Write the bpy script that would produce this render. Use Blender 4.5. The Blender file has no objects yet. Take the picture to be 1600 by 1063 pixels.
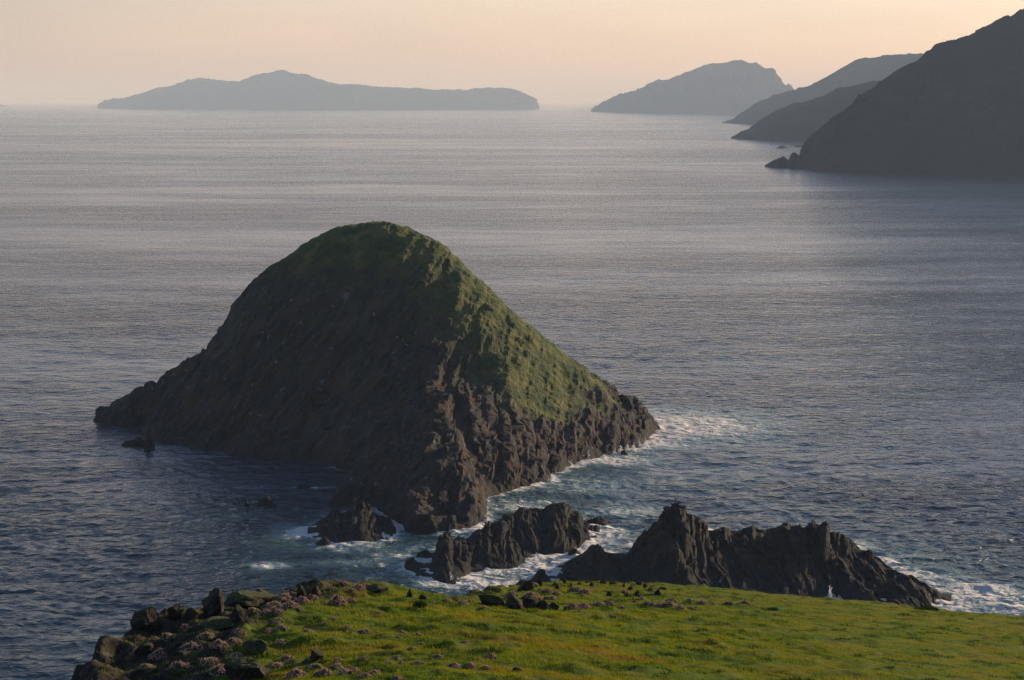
import bpy, math, random
import numpy as np
from math import radians as R

# ------------------------------------------------------------------ camera, sky, sun
sc = bpy.context.scene
F, HX, HY, Y0, CAMH = 2986.0, 800.0, 531.5, 157.0, 80.0      # focal length and horizon in photo pixels, eye height in metres
PITCH = math.atan((HY - Y0) / F)
cam = bpy.data.cameras.new('camera'); camo = bpy.data.objects.new('camera', cam)
sc.collection.objects.link(camo); sc.camera = camo
cam.sensor_width = 36.0; cam.lens = F / 1600 * 36; cam.clip_start = 0.5; cam.clip_end = 250000
camo.location = (0, 0, CAMH); camo.rotation_euler = (math.pi / 2 - PITCH, 0, 0)

SUN_AZ, SUN_EL = 54.0, 15.0                                   # degrees to the right of the view, above the horizon
w = bpy.data.worlds.new('World'); sc.world = w; w.use_nodes = True
nt = w.node_tree; nt.nodes.clear()
def N(nt, t, **kw):
    n = nt.nodes.new(t)
    for k, v in kw.items():
        if k in n.bl_rna.properties.keys() and not k[0].isupper(): setattr(n, k, v)
        else: n.inputs[k].default_value = v
    return n
def L(nt, a, b): nt.links.new(a, b)
sky = N(nt, 'ShaderNodeTexSky', sky_type='NISHITA', sun_disc=False)
sky.sun_elevation = R(SUN_EL); sky.sun_rotation = R(SUN_AZ)
sky.air_density = 1.2; sky.dust_density = 1.5; sky.ozone_density = 3.0; sky.altitude = 80
bg1 = N(nt, 'ShaderNodeBackground', Strength=0.09)
tnt = N(nt, 'ShaderNodeMix', data_type='RGBA', blend_type='MULTIPLY'); tnt.inputs[0].default_value = 1; tnt.inputs[7].default_value = (0.87, 0.925, 1.11, 1)
L(nt, sky.outputs[0], tnt.inputs[6]); L(nt, tnt.outputs[2], bg1.inputs[0])
# thin high evening haze that warms the lowest sky, strongest low down and around the glow behind the islands
tc = N(nt, 'ShaderNodeTexCoord'); sep = N(nt, 'ShaderNodeSeparateXYZ'); L(nt, tc.outputs['Generated'], sep.inputs[0])
mr = N(nt, 'ShaderNodeMapRange', interpolation_type='SMOOTHERSTEP')
mr.inputs['From Min'].default_value = -0.02; mr.inputs['From Max'].default_value = 0.42
mr.inputs['To Min'].default_value = 1.0; mr.inputs['To Max'].default_value = 0.0
L(nt, sep.outputs[2], mr.inputs[0])
ga, ge = math.atan((1010 - HX) / F), R(5)
dot = N(nt, 'ShaderNodeVectorMath', operation='DOT_PRODUCT')
dot.inputs[1].default_value = (math.sin(ga) * math.cos(ge), math.cos(ga) * math.cos(ge), math.sin(ge))
L(nt, tc.outputs['Generated'], dot.inputs[0])
def lobe(a, b, hi):
    g = N(nt, 'ShaderNodeMapRange', interpolation_type='SMOOTHSTEP'); L(nt, dot.outputs['Value'], g.inputs[0])
    for q, v in zip(g.inputs[1:5], (math.cos(R(a)), math.cos(R(b)), 0.0, hi)): q.default_value = v
    return g.outputs[0]
gs1 = N(nt, 'ShaderNodeMath', operation='ADD'); L(nt, lobe(60, 8, 0.24), gs1.inputs[0]); L(nt, lobe(28, 0, 0.27), gs1.inputs[1])
gl = N(nt, 'ShaderNodeMath', operation='ADD'); L(nt, gs1.outputs[0], gl.inputs[0]); gl.inputs[1].default_value = 0.04
hz = N(nt, 'ShaderNodeMath', operation='MULTIPLY'); L(nt, mr.outputs[0], hz.inputs[0]); L(nt, gl.outputs[0], hz.inputs[1])
cn = N(nt, 'ShaderNodeTexNoise'); cn.inputs['Scale'].default_value = 1.0; cn.inputs['Detail'].default_value = 4
cm = N(nt, 'ShaderNodeMapping'); cm.inputs['Scale'].default_value = (5, 5, 26); cm.inputs['Rotation'].default_value = (0.12, 0.1, 0); L(nt, tc.outputs['Generated'], cm.inputs[0]); L(nt, cm.outputs[0], cn.inputs[0])
cr = N(nt, 'ShaderNodeMapRange'); L(nt, cn.outputs[0], cr.inputs[0])
for q, v in zip(cr.inputs[1:5], (0.3, 0.7, 0.88, 1.12)): q.default_value = v
hz2 = N(nt, 'ShaderNodeMath', operation='MULTIPLY'); L(nt, hz.outputs[0], hz2.inputs[0]); L(nt, cr.outputs[0], hz2.inputs[1]); hz = hz2
bg2 = N(nt, 'ShaderNodeBackground', Color=(0.79, 0.49, 0.36, 1))
L(nt, hz.outputs[0], bg2.inputs['Strength'])
add = N(nt, 'ShaderNodeAddShader'); L(nt, bg1.outputs[0], add.inputs[0]); L(nt, bg2.outputs[0], add.inputs[1])
wo = N(nt, 'ShaderNodeOutputWorld'); L(nt, add.outputs[0], wo.inputs[0])

sl = bpy.data.lights.new('sun', 'SUN'); so = bpy.data.objects.new('sun', sl); sc.collection.objects.link(so)
sl.energy = 5.0; sl.angle = R(0.6); sl.color = (1.0, 0.77, 0.50)
az, el = R(SUN_AZ), R(SUN_EL)
from mathutils import Vector
so.rotation_euler = Vector((math.sin(az) * math.cos(el), math.cos(az) * math.cos(el), math.sin(el))).to_track_quat('Z', 'Y').to_euler()
so.location = (100, 0, 300)

sc.view_settings.view_transform = 'Standard'; sc.view_settings.look = 'None'
sc.view_settings.exposure = 0.3; sc.view_settings.gamma = 1.0
sc.cycles.use_denoising = True; sc.cycles.denoising_prefilter = 'NONE'
sc.cycles.sample_clamp_direct = 1.6; sc.cycles.max_bounces = 5; sc.cycles.volume_bounces = 2; sc.cycles.diffuse_bounces = 2; sc.cycles.glossy_bounces = 2
sc.cycles.transparent_max_bounces = 6

# ------------------------------------------------------------------ helpers
rng = np.random.default_rng(7); random.seed(7)
CP, SP = math.cos(PITCH), math.sin(PITCH)
def ray(px, py):                                             # direction of a photo pixel, scaled to 1 m forward (Y)
    dx = (np.asarray(px, float) - HX) / F; dy = -(np.asarray(py, float) - HY) / F
    X, Y, Z = dx, CP + dy * SP, -SP + dy * CP
    return X / Y, Z / Y
def P(px, py, D):                                            # the point D metres ahead seen at that pixel
    x, z = ray(px, py); return (float(x * D), float(D), float(CAMH + z * D))
def G(px, py, z=0.0):                                        # the point of the sea seen at that pixel
    x, zz = ray(px, py); D = (z - CAMH) / zz
    return (float(x * D), float(D))

def hsh(ix, iy, iz, seed):
    h = (ix.astype(np.uint32) * np.uint32(374761393) + iy.astype(np.uint32) * np.uint32(668265263)
         + iz.astype(np.uint32) * np.uint32(2147483647 - 58) + np.uint32((seed * 974711) & 0xffffffff))
    h = (h ^ (h >> np.uint32(13))) * np.uint32(1274126177)
    h = (h ^ (h >> np.uint32(16))) * np.uint32(2246822519)
    h = h ^ (h >> np.uint32(13))
    return h.astype(np.float64) / 4294967295.0
def vnoise(x, y, z, seed=0):                                 # smooth noise, -1..1
    x = np.asarray(x, float); y = np.asarray(y, float) + 0 * x; z = np.asarray(z, float) + 0 * x
    xi, yi, zi = np.floor(x), np.floor(y), np.floor(z)
    fx, fy, fz = x - xi, y - yi, z - zi
    u, v, t = [f * f * f * (f * (f * 6 - 15) + 10) for f in (fx, fy, fz)]
    xi, yi, zi = xi.astype(np.int64), yi.astype(np.int64), zi.astype(np.int64)
    r = 0
    for a in (0, 1):
        for b in (0, 1):
            for c in (0, 1):
                r = r + hsh(xi + a, yi + b, zi + c, seed) * (u if a else 1 - u) * (v if b else 1 - v) * (t if c else 1 - t)
    return r * 2 - 1
def fbm(x, y, z=0.0, octs=4, seed=0, gain=0.5, ridge=False):
    s = 0; a = 1.0; tot = 0
    for o in range(octs):
        n = vnoise(np.asarray(x) * 2.03 ** o + 17.3 * o, np.asarray(y) * 2.03 ** o - 9.1 * o, np.asarray(z) * 2.03 ** o + 4.7 * o, seed + o * 13)
        if ridge: n = 1 - 2 * np.abs(n)
        s = s + a * n; tot += a; a *= gain
    return s / tot
def sstep(a, b, x):
    t = np.clip((x - a) / (b - a), 0, 1); return t * t * (3 - 2 * t)

def poly_sdf(X, Y, poly):                                    # signed distance, positive inside
    poly = np.array(poly, float); d2 = np.full(X.shape, 1e18); inside = np.zeros(X.shape, bool)
    for i in range(len(poly)):
        ax, ay = poly[i]; bx, by = poly[(i + 1) % len(poly)]
        ex, ey = bx - ax, by - ay; wx, wy = X - ax, Y - ay
        t = np.clip((wx * ex + wy * ey) / (ex * ex + ey * ey + 1e-12), 0, 1)
        d2 = np.minimum(d2, (wx - ex * t) ** 2 + (wy - ey * t) ** 2)
        c = ((ay > Y) != (by > Y)); xx = ax + (Y - ay) * ex / (ey if abs(ey) > 1e-9 else 1e-9)
        inside ^= (c & (X < xx))
    return np.where(inside, 1, -1) * np.sqrt(d2)

class RBF:                                                   # thin-plate surface through scattered heights
    def __init__(s, pts, smooth=0.0, scale=1.0):
        p = np.array(pts, float); s.c = p[:, :2] / scale; s.sc = scale; n = len(p)
        A = np.zeros((n + 3, n + 3)); A[:n, :n] = s.k(s.c, s.c) + np.eye(n) * smooth
        A[:n, n] = 1; A[:n, n + 1:] = s.c; A[n, :n] = 1; A[n + 1:, :n] = s.c.T
        s.w = np.linalg.lstsq(A, np.concatenate([p[:, 2], [0, 0, 0]]), rcond=None)[0]
    def k(s, a, b):
        r2 = ((a[:, None] - b[None]) ** 2).sum(-1); return 0.5 * r2 * np.log(r2 + 1e-12)
    def __call__(s, X, Y):
        sh = np.shape(X); q = np.stack([np.ravel(X), np.ravel(Y)], 1) / s.sc; out = np.empty(len(q))
        for i in range(0, len(q), 20000):
            b = q[i:i + 20000]; out[i:i + 20000] = s.k(b, s.c) @ s.w[:-3] + s.w[-3] + b @ s.w[-2:]
        return out.reshape(sh)

def mesh_np(name, V, Fc, mat=None, smooth=True, attrs=None, parent=None):   # V (n,3), Fc (m,3 or 4)
    me = bpy.data.meshes.new(name); V = np.asarray(V, np.float32); Fc = np.asarray(Fc, np.int32); k = Fc.shape[1]
    me.vertices.add(len(V)); me.vertices.foreach_set('co', V.ravel())
    me.loops.add(Fc.size); me.loops.foreach_set('vertex_index', Fc.ravel())
    me.polygons.add(len(Fc)); me.polygons.foreach_set('loop_start', np.arange(0, Fc.size, k, dtype=np.int32))
    me.polygons.foreach_set('loop_total', np.full(len(Fc), k, np.int32))
    me.update(calc_edges=True)
    me.polygons.foreach_set('use_smooth', np.full(len(Fc), smooth, bool))
    for an, av in (attrs or {}).items():
        at = me.attributes.new(an, 'FLOAT', 'POINT'); at.data.foreach_set('value', np.asarray(av, np.float32).ravel())
    if mat: me.materials.append(mat)
    o = bpy.data.objects.new(name, me); sc.collection.objects.link(o)
    if parent: o.parent = parent
    return o
def grid_faces(nr, nc, keep=None):
    i = np.arange(nr * nc).reshape(nr, nc)
    f = np.stack([i[:-1, :-1], i[:-1, 1:], i[1:, 1:], i[1:, :-1]], -1).reshape(-1, 4)
    if keep is not None:
        kk = keep.ravel(); f = f[kk[f].any(1)]
    return f
def compact(V, Fc, attrs):
    u, inv = np.unique(Fc, return_inverse=True)
    return V[u], inv.reshape(Fc.shape), {k: np.ravel(v)[u] for k, v in attrs.items()}
def tag(o, label=None, cat=None, group=None, kind=None):
    if label: o['label'] = label
    if cat: o['category'] = cat
    if group: o['group'] = group
    if kind: o['kind'] = kind
    return o

# ------------------------------------------------------------------ materials
def new_mat(name):
    m = bpy.data.materials.new(name); m.use_nodes = True; nt = m.node_tree
    b = nt.nodes['Principled BSDF']; return m, nt, b
def ramp(nt, stops, fac):
    r = nt.nodes.new('ShaderNodeValToRGB'); e = r.color_ramp.elements
    while len(e) < len(stops): e.new(0.5)
    for q, (p, c) in zip(e, stops): q.position = p; q.color = (*c, 1)
    L(nt, fac, r.inputs[0]); return r.outputs[0]
def noise(nt, vec, scale, detail=5, rough=0.55, dist=0.0):
    n = N(nt, 'ShaderNodeTexNoise'); n.inputs['Scale'].default_value = scale; n.inputs['Detail'].default_value = detail
    n.inputs['Roughness'].default_value = rough; n.inputs['Distortion'].default_value = dist
    if vec: L(nt, vec, n.inputs['Vector'])
    return n.outputs[0]
def mapping(nt, vec, scale=(1, 1, 1), rot=(0, 0, 0)):
    n = N(nt, 'ShaderNodeMapping'); n.inputs['Scale'].default_value = scale; n.inputs['Rotation'].default_value = rot
    L(nt, vec, n.inputs[0]); return n.outputs[0]
def mix(nt, f, a, b, blend='MIX'):
    n = N(nt, 'ShaderNodeMix', data_type='RGBA', blend_type=blend)
    for s, v in ((n.inputs[0], f), (n.inputs[6], a), (n.inputs[7], b)):
        if hasattr(v, 'is_linked'): L(nt, v, s)
        else: s.default_value = v if not isinstance(v, tuple) else (*v, 1)
    return n.outputs[2]
def mth(nt, op, a, b=0.0, clamp=False):
    n = N(nt, 'ShaderNodeMath', operation=op, use_clamp=clamp)
    for s, v in ((n.inputs[0], a), (n.inputs[1], b)):
        if hasattr(v, 'is_linked'): L(nt, v, s)
        else: s.default_value = v
    return n.outputs[0]
def mrange(nt, v, a, b, c=0.0, d=1.0):
    n = N(nt, 'ShaderNodeMapRange', interpolation_type='SMOOTHSTEP'); L(nt, v, n.inputs[0])
    for s, q in zip(n.inputs[1:5], (a, b, c, d)): s.default_value = q
    return n.outputs[0]
def bump(nt, h, strength, dist, b):
    n = N(nt, 'ShaderNodeBump'); n.inputs['Strength'].default_value = strength; n.inputs['Distance'].default_value = dist
    L(nt, h, n.inputs['Height']); L(nt, n.outputs[0], b.inputs['Normal'])
BED = np.array([0.74, 0.20, -0.62]); BED /= np.linalg.norm(BED)
T1 = np.cross(BED, [0, 0, 1.0]); T1 /= np.linalg.norm(T1); T2 = np.cross(BED, T1)

def strata_vec(nt, pos, fx, ft):                             # rock coordinates: fine across the beds, slow along them
    c = N(nt, 'ShaderNodeCombineXYZ')
    for i, (ax, f) in enumerate(((BED, fx), (T1, ft), (T2, ft))):
        d = N(nt, 'ShaderNodeVectorMath', operation='DOT_PRODUCT'); L(nt, pos, d.inputs[0]); d.inputs[1].default_value = tuple(ax * f)
        L(nt, d.outputs['Value'], c.inputs[i])
    return c.outputs[0]
def rock_mat(name, fx=1.2, ft=0.16, tint=(1, 1, 1), wet=True, grass=True, fine=1.0, moss=False):
    m, nt, b = new_mat(name)
    ge = N(nt, 'ShaderNodeNewGeometry'); pos = ge.outputs['Position']
    sv = strata_vec(nt, pos, fx, ft)
    n1 = noise(nt, sv, 1.0, 7, 0.62); n2 = noise(nt, pos, 0.35 * fine, 5, 0.6)
    c1 = [(0.30, (0.005, 0.006, 0.008)), (0.47, (0.016, 0.015, 0.016)), (0.60, (0.042, 0.034, 0.029)), (0.76, (0.110, 0.088, 0.070))]
    col = ramp(nt, [(p, tuple(a * t for a, t in zip(c, tint))) for p, c in c1], n1)
    col = mix(nt, mrange(nt, n2, 0.52, 0.68, 0, 0.75), col, (0.060, 0.030, 0.017))       # rust and ochre lichen
    n3 = noise(nt, pos, 1.7 * fine, 6, 0.7)
    col = mix(nt, mrange(nt, n3, 0.64, 0.76, 0, 0.5), col, (0.17, 0.155, 0.135))          # pale lichen and broken faces
    if grass:
        sv2 = strata_vec(nt, pos, 0.5, 0.11); n5 = noise(nt, sv2, 1.0, 6, 0.6, 0.4); n6 = noise(nt, strata_vec(nt, pos, 1.4, 0.35), 1.3, 5, 0.7)
        col = mix(nt, mrange(nt, n5, 0.50, 0.64, 0, 0.75), col, (0.078, 0.036, 0.021))
        col = mix(nt, mrange(nt, n6, 0.55, 0.68, 0, 0.65), col, (0.105, 0.098, 0.088))
        n4 = noise(nt, mapping(nt, pos, (1, 1, 0.6)), 0.75, 3, 0.5)
        col = mix(nt, mrange(nt, n4, 0.665, 0.72, 0, 0.75), col, (0.22, 0.20, 0.18))
    if wet:
        sp = N(nt, 'ShaderNodeSeparateXYZ'); L(nt, pos, sp.inputs[0])
        zz = mth(nt, 'ADD', sp.outputs[2], mth(nt, 'MULTIPLY', n2, 4.0))
        col = mix(nt, mrange(nt, zz, 2.5, 5.5, 0.75, 0.0), col, (0.012, 0.012, 0.014))  # black tidal band
    rough = 0.85
    if moss:
        sn = N(nt, 'ShaderNodeSeparateXYZ'); L(nt, ge.outputs['Normal'], sn.inputs[0])
        mf = mth(nt, 'ADD', sn.outputs[2], mth(nt, 'MULTIPLY', mth(nt, 'SUBTRACT', n3, 0.5), 1.6))
        col = mix(nt, mrange(nt, mf, 0.55, 0.85, 0, 0.9), col, (0.075, 0.085, 0.022))
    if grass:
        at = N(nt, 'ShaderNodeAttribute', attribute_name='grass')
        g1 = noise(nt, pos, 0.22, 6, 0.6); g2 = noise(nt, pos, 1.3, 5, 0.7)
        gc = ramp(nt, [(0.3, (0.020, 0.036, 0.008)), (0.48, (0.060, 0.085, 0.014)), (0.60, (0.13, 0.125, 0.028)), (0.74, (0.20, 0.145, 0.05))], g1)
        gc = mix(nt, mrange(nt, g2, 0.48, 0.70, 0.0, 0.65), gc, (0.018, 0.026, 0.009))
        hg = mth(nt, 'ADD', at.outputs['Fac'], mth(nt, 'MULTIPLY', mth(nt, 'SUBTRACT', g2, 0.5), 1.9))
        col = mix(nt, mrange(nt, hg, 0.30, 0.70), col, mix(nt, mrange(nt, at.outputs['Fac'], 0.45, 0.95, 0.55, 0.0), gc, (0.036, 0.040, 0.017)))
    L(nt, col, b.inputs['Base Color']); b.inputs['Roughness'].default_value = rough
    b.inputs['Specular IOR Level'].default_value = 0.25
    nb = noise(nt, strata_vec(nt, pos, fx * 2.2, ft * 4), 1.0, 8, 0.7)
    bump(nt, nb, 0.9, 1.1 / fx * 0.8, b)
    return m

M_ISLE = rock_mat('island_rock_and_turf')
M_SKERRY = rock_mat('wet_slate_rock', fx=1.6, ft=0.2, grass=False, tint=(.37, .36, .36))
M_NEARROCK = rock_mat('lichened_rock', fx=9, ft=2.5, tint=(1.5, 1.3, 1.1), wet=False, grass=False, fine=5, moss=True)

def hill_mat():
    m, nt, b = new_mat('far_heath'); ge = N(nt, 'ShaderNodeNewGeometry'); pos = ge.outputs['Position']
    n = noise(nt, pos, 0.012, 7, 0.62)
    col = ramp(nt, [(0.3, (0.010, 0.012, 0.011)), (0.55, (0.014, 0.017, 0.014)), (0.75, (0.021, 0.022, 0.018))], n)
    L(nt, col, b.inputs['Base Color']); b.inputs['Roughness'].default_value = 0.95; b.inputs['Specular IOR Level'].default_value = 0.1
    bump(nt, noise(nt, pos, 0.05, 8, 0.7), 0.3, 8, b); return m
M_HILL = hill_mat()

# ------------------------------------------------------------------ rock and island builder
SHORES = []
def strata(X, Y, Z, bed, seed, rock=1.0, crag=False):                    # relief of tilted beds, broken up by joints and lumps
    f = bed[0]; w1 = fbm(X * f * .35, Y * f * .35, Z * f * .35, 3, seed + 60) / f * 0.5
    u = X * BED[0] + Y * BED[1] + Z * BED[2] + w1; v = X * T1[0] + Y * T1[1] + Z * T1[2]; q = X * T2[0] + Y * T2[1] + Z * T2[2]
    s0 = fbm(X * f * .28, Y * f * .28, Z * f * .22, 3, seed + 31, 0.5)
    s1 = fbm(u * f * 0.55, v * bed[1] * 1.1, q * bed[1] * 0.9, 3, seed + 5, 0.5, ridge=True)
    s2 = fbm(u * f * 1.7, v * bed[1] * 2.2, q * bed[1] * 1.7, 4, seed + 9, 0.62, ridge=True)
    s3 = fbm(X * f * 1.3, Y * f * 1.3, Z * f * 1.0, 5, seed + 21, 0.62)
    def slab(fu, fv, sd):                                    # each bed stands out by its own amount, so beds end in sharp edges
        k = np.floor(u * fu + sd * 3.3 + 0.25 * vnoise(v * fv * 2, q * fv * 2, 0, sd)); return vnoise(k * 5.0 + .001, v * fv, q * fv, sd)
    sl1, sl2 = slab(f * 0.8, bed[1] * 1.5, seed + 41), slab(f * 2.6, bed[1] * 3.5, seed + 42)
    if crag: return s0 * 0.9 + sl1 * 1.6 + sl2 * 1.2 + s2 * 0.35 + s3 * 0.3
    return rock * (s0 * 2.0 + s1 * 0.9 + s2 * 0.45 + sl1 * 1.0 + sl2 * 0.55 + s3 * 0.22) + (1 - rock) * (s3 * 0.5 + s0 * 0.35 + 0.25 * vnoise(X * f * 1.7, Y * f * 1.7, Z * f * 1.7, seed + 90))
def tooth(xm, f, sd):                                        # slab ends along a crest: each rises to a point and breaks off steeply
    out = 0
    for fr, a in ((f * 0.8, 1.0), (f * 2.1, 0.6)):
        w = xm * fr + 0.7 * vnoise(xm * fr * .6, sd, 0, sd); k = np.floor(w); t = w - k; h = hsh((k + 500).astype(np.int64), (k * 0).astype(np.int64), (k * 0).astype(np.int64), sd + int(fr * 10)) * 2 - 1
        out = out + a * (h * 0.8 + (np.where(t < 0.7, t / 0.7, (1 - t) / 0.3) - 0.5) * (0.6 + 0.6 * h))
    return out
def ridgeform(name, front, crest, back, nu, nv, power=0.8, amp=0.5, bed=(.7, .12), seed=1, mat=None, teeth=0.0, foam=1.0, bpower=None, flat=True, skirt=-3.0, wob=0.0):
    """A ridge of rock: shore in front (photo pixels on the water), crest line (px, py, distance), shore behind (px, distance)."""
    front, crest, back = np.array(front, float), np.array(crest, float), np.array(back, float)
    px = np.linspace(max(front[0, 0], crest[0, 0]) - 0, min(front[-1, 0], crest[-1, 0]), nu)
    fy = np.interp(px, front[:, 0], front[:, 1]); fx, fz = ray(px, fy); Df = -CAMH / fz
    cD = np.interp(px, crest[:, 0], crest[:, 2])
    if not flat:                                             # far hills: steep seaward faces
        Hh = CAMH + ray(px, np.interp(px, crest[:, 0], crest[:, 1]))[1] * cD; kk = nu // 16; cD = np.minimum(cD, Df + 1.15 * np.convolve(np.pad(np.maximum(Hh, 0), kk, mode='edge'), np.ones(2 * kk + 1) / (2 * kk + 1), 'valid') + 0.01 * Df)
    cx, cz = ray(px, np.interp(px, crest[:, 0], crest[:, 1])); H = CAMH + cz * cD
    Db = np.interp(px, back[:, 0], back[:, 1])
    m = (px[-1] - px[0]); cD = np.maximum(cD, Df + 0.02 * (Db - Df)); Db = np.maximum(Db, cD + .01)
    if teeth: H = H + teeth * np.clip(H, 0.3, 3) / 3 * tooth(px * cD / F, bed[0], seed)
    H = np.maximum(H, 0.1)
    kw_ = max(3, nu // (22 if flat else 5)); ker = np.hanning(2 * kw_ + 1); ker /= ker.sum(); Hs = np.convolve(np.pad(H, kw_, mode='edge'), ker, 'valid'); dH = H - Hs
    t = np.linspace(0, 1, nv); nb = max(6, nv // 3); tb = np.linspace(0, 1, nb)[1:]
    hw = (np.maximum(Db - Df, .1))
    rws = [(Df - 0.03 * hw, np.full(nu, skirt))]
    def spur(k):                                             # spurs and gullies wander sideways down the slope
        sh = (1 - k) * m * (0.10 if not flat else 0.02) * vnoise(px / m * 9 + 3 * k, k * 2.5, 0, seed + 80)
        return np.interp(px + sh, px, H), np.interp(px + sh, px, Hs) * (1 + (0.22 if not flat else 0.12) * 4 * k * (1 - k) * fbm(px / m * 30 + 4 * k, k * 2, 0, 3, seed + 81))
    for k in t:
        Hk, Hsk = spur(k)
        rws.append((Df + (cD - Df) * k, np.minimum(Hsk * (k ** power) + dH * k ** 3.5, np.maximum(H, .1) * k ** (power * .4)) if k > 0 else np.full(nu, -0.15)))
    for k in tb:
        rws.append((cD + (Db - cD) * k, np.minimum(Hs * (1 - k) ** (bpower or power) + dH * (1 - k) ** 3.5, H * (1 - k) ** (power * .5)) if k < 1 else np.full(nu, -0.15)))
    rws.append((Db + 0.03 * hw, np.full(nu, skirt)))
    Y = np.array([r[0] for r in rws]); Z = np.array([r[1] for r in rws]); X = fx[None] * Y
    def g(A): return np.gradient(A, axis=0), np.gradient(A, axis=1)
    (Xa, Xb), (Ya, Yb), (Za, Zb) = g(X), g(Y), g(Z)
    n = np.stack([Yb * Za - Zb * Ya, Zb * Xa - Xb * Za, Xb * Ya - Yb * Xa], -1); n /= np.linalg.norm(n, axis=-1, keepdims=True) + 1e-9
    d = strata(X, Y, Z, bed, seed, crag=flat) * amp * sstep(-0.2, 1.0 / bed[0], Z)
    V = (np.stack([X, Y, Z], -1) + n * d[..., None]).reshape(-1, 3)
    o = mesh_np(name, V, grid_faces(*X.shape)[:, ::-1], mat or M_SKERRY, smooth=not flat, attrs={'grass': np.zeros(X.size)})
    if foam: SHORES.append((np.concatenate([np.stack([fx * Df, Df], 1)[::6], np.stack([fx * Db, Db], 1)[::-6]]), foam))
    return o
def landform(name, shore, ctrl, res, cliff=5.0, amp=1.0, bed=(0.5, 0.07), mat=None, smooth=0.0, grass=None, rscale=30.0,
             spike=0.0, shore_z=-2.5, foam=1.0, seed=1, small=0.0, patchy=0.0, edge_wob=1.0, power=0.75, outline=None):
    """A body of rock: shore outline (xy), heights through control points, bedded displacement in three dimensions."""
    sp = np.array(shore, float)
    x0, y0 = sp.min(0) - 4 * res - 2; x1, y1 = sp.max(0) + 4 * res + 2
    xs = np.arange(x0, x1, res); ys = np.arange(y0, y1, res); X, Y = np.meshgrid(xs, ys)
    wob = fbm(X / (cliff * 2.2), Y / (cliff * 2.2), 0, 4, seed) * cliff * 0.28 * edge_wob
    d = poly_sdf(X, Y, shore) + wob
    top = np.maximum(RBF(ctrl, smooth, rscale)(X, Y), 0.35)
    if outline is not None:                                  # keep the interpolated body from bulging past its own ridge line
        ol = np.array(outline, float); px_ = HX + F * (X / (Y * CP + CAMH * 0.9 * SP * 0.75)); lim = CAMH + ray(px_, np.interp(px_, ol[:, 0], ol[:, 1]) + np.interp(px_, [380, 520, 640, 780], [8, 3, 3, 7]))[1] * Y
        top = np.maximum(np.minimum(top, lim), 0.35)
    prof = np.where(d > 0, 1 - np.exp(-np.maximum(d, 0) / cliff * 1.5), 0) ** power
    Z = np.where(d > 0, top * prof, np.maximum(d * 1.2, shore_z * 1.6))
    rock = np.ones_like(Z)
    gv = np.zeros_like(Z)
    if grass is not None: gv = grass(X, Y, Z, d); rock = 1 - 0.80 * gv
    # blades along the bedding (in plan) on the height itself
    u = X * BED[0] + Y * BED[1] + Z * BED[2]; v = X * T1[0] + Y * T1[1]
    ins = sstep(-0.5 * cliff * 0.3, cliff * 0.8, d)
    if spike: Z = Z + ins * rock * spike * fbm(u * bed[0] * 0.8, v * bed[1], 0, 5, seed + 3, 0.6, ridge=True)
    # displacement along the normal
    if patchy: Z = Z + patchy * ins * (1 - .75 * gv) * (2.6 * fbm((X * .8 - Z * .5 + 6 * vnoise(X / 25, Y / 25, 0, 9)) / 11, Y / 40, Z / 50, 2, 77, ridge=True) + 1.6 * fbm((X * .8 - Z * .5) / 5 + vnoise(X / 9, Y / 9, Z / 9, 8), Y / 16, Z / 20, 3, 78, ridge=True))
    gy, gx = np.gradient(Z, res); nl = np.sqrt(gx * gx + gy * gy + 1)
    nx, ny, nz = -gx / nl, -gy / nl, 1 / nl
    dsp = strata(X, Y, Z, bed, seed, rock)
    A = amp * sstep(-cliff * 0.4, cliff * 0.5, d)
    X2 = X + nx * dsp * A; Y2 = Y + ny * dsp * A; Z2 = Z + nz * dsp * A
    V = np.stack([X2, Y2, Z2], -1).reshape(-1, 3)
    f = grid_faces(*X.shape, keep=(d > -max(cliff * 0.6, 3 * res)))
    V, f, at = compact(V, f, {'grass': gv})
    o = mesh_np(name, V, f, mat or M_SKERRY, smooth=False if res < 1 else True, attrs=at)
    SHORES.append((sp, foam)) if foam else None
    return o

# ------------------------------------------------------------------ the main island
front = [(145, 657), (175, 668), (205, 672), (240, 686), (300, 702), (380, 712), (440, 716), (520, 728), (555, 735), (560, 747), (543, 765),
         (520, 787), (575, 794), (628, 818), (640, 832), (690, 832), (730, 829), (757, 812), (751, 783), (782, 769), (820, 760), (851, 752),
         (885, 731), (932, 717), (982, 704), (1004, 693)]
shore = [G(*p) for p in front] + [(36, 462), (34, 485), (14, 512), (-20, 528), (-60, 526), (-88, 510), (-104, 495)]
sil = [(190, 640, 482), (215, 618, 482), (245, 604, 482), (265, 590, 482), (290, 572, 482), (330, 545, 483), (350, 519, 483), (370, 487, 484),
       (400, 456, 484), (417, 438, 484), (440, 415, 484), (470, 386, 484), (500, 371, 484), (520, 358, 484), (560, 348, 484), (585, 345, 483),
       (620, 351, 481), (650, 361, 479), (690, 379, 476), (707, 396, 475), (730, 418, 473), (760, 446, 472), (790, 476, 470), (830, 508, 468),
       (870, 541, 466), (905, 572, 463), (930, 589, 460), (947, 606, 457), (966, 626, 454), (985, 634, 452), (1000, 642, 449)]
spine = [(618, 372, 472), (674, 408, 465), (723, 456, 457), (760, 500, 450), (790, 575, 437), (813, 627, 426), (843, 672, 419),
         (880, 620, 439), (900, 660, 432), (950, 660, 440)]
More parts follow.
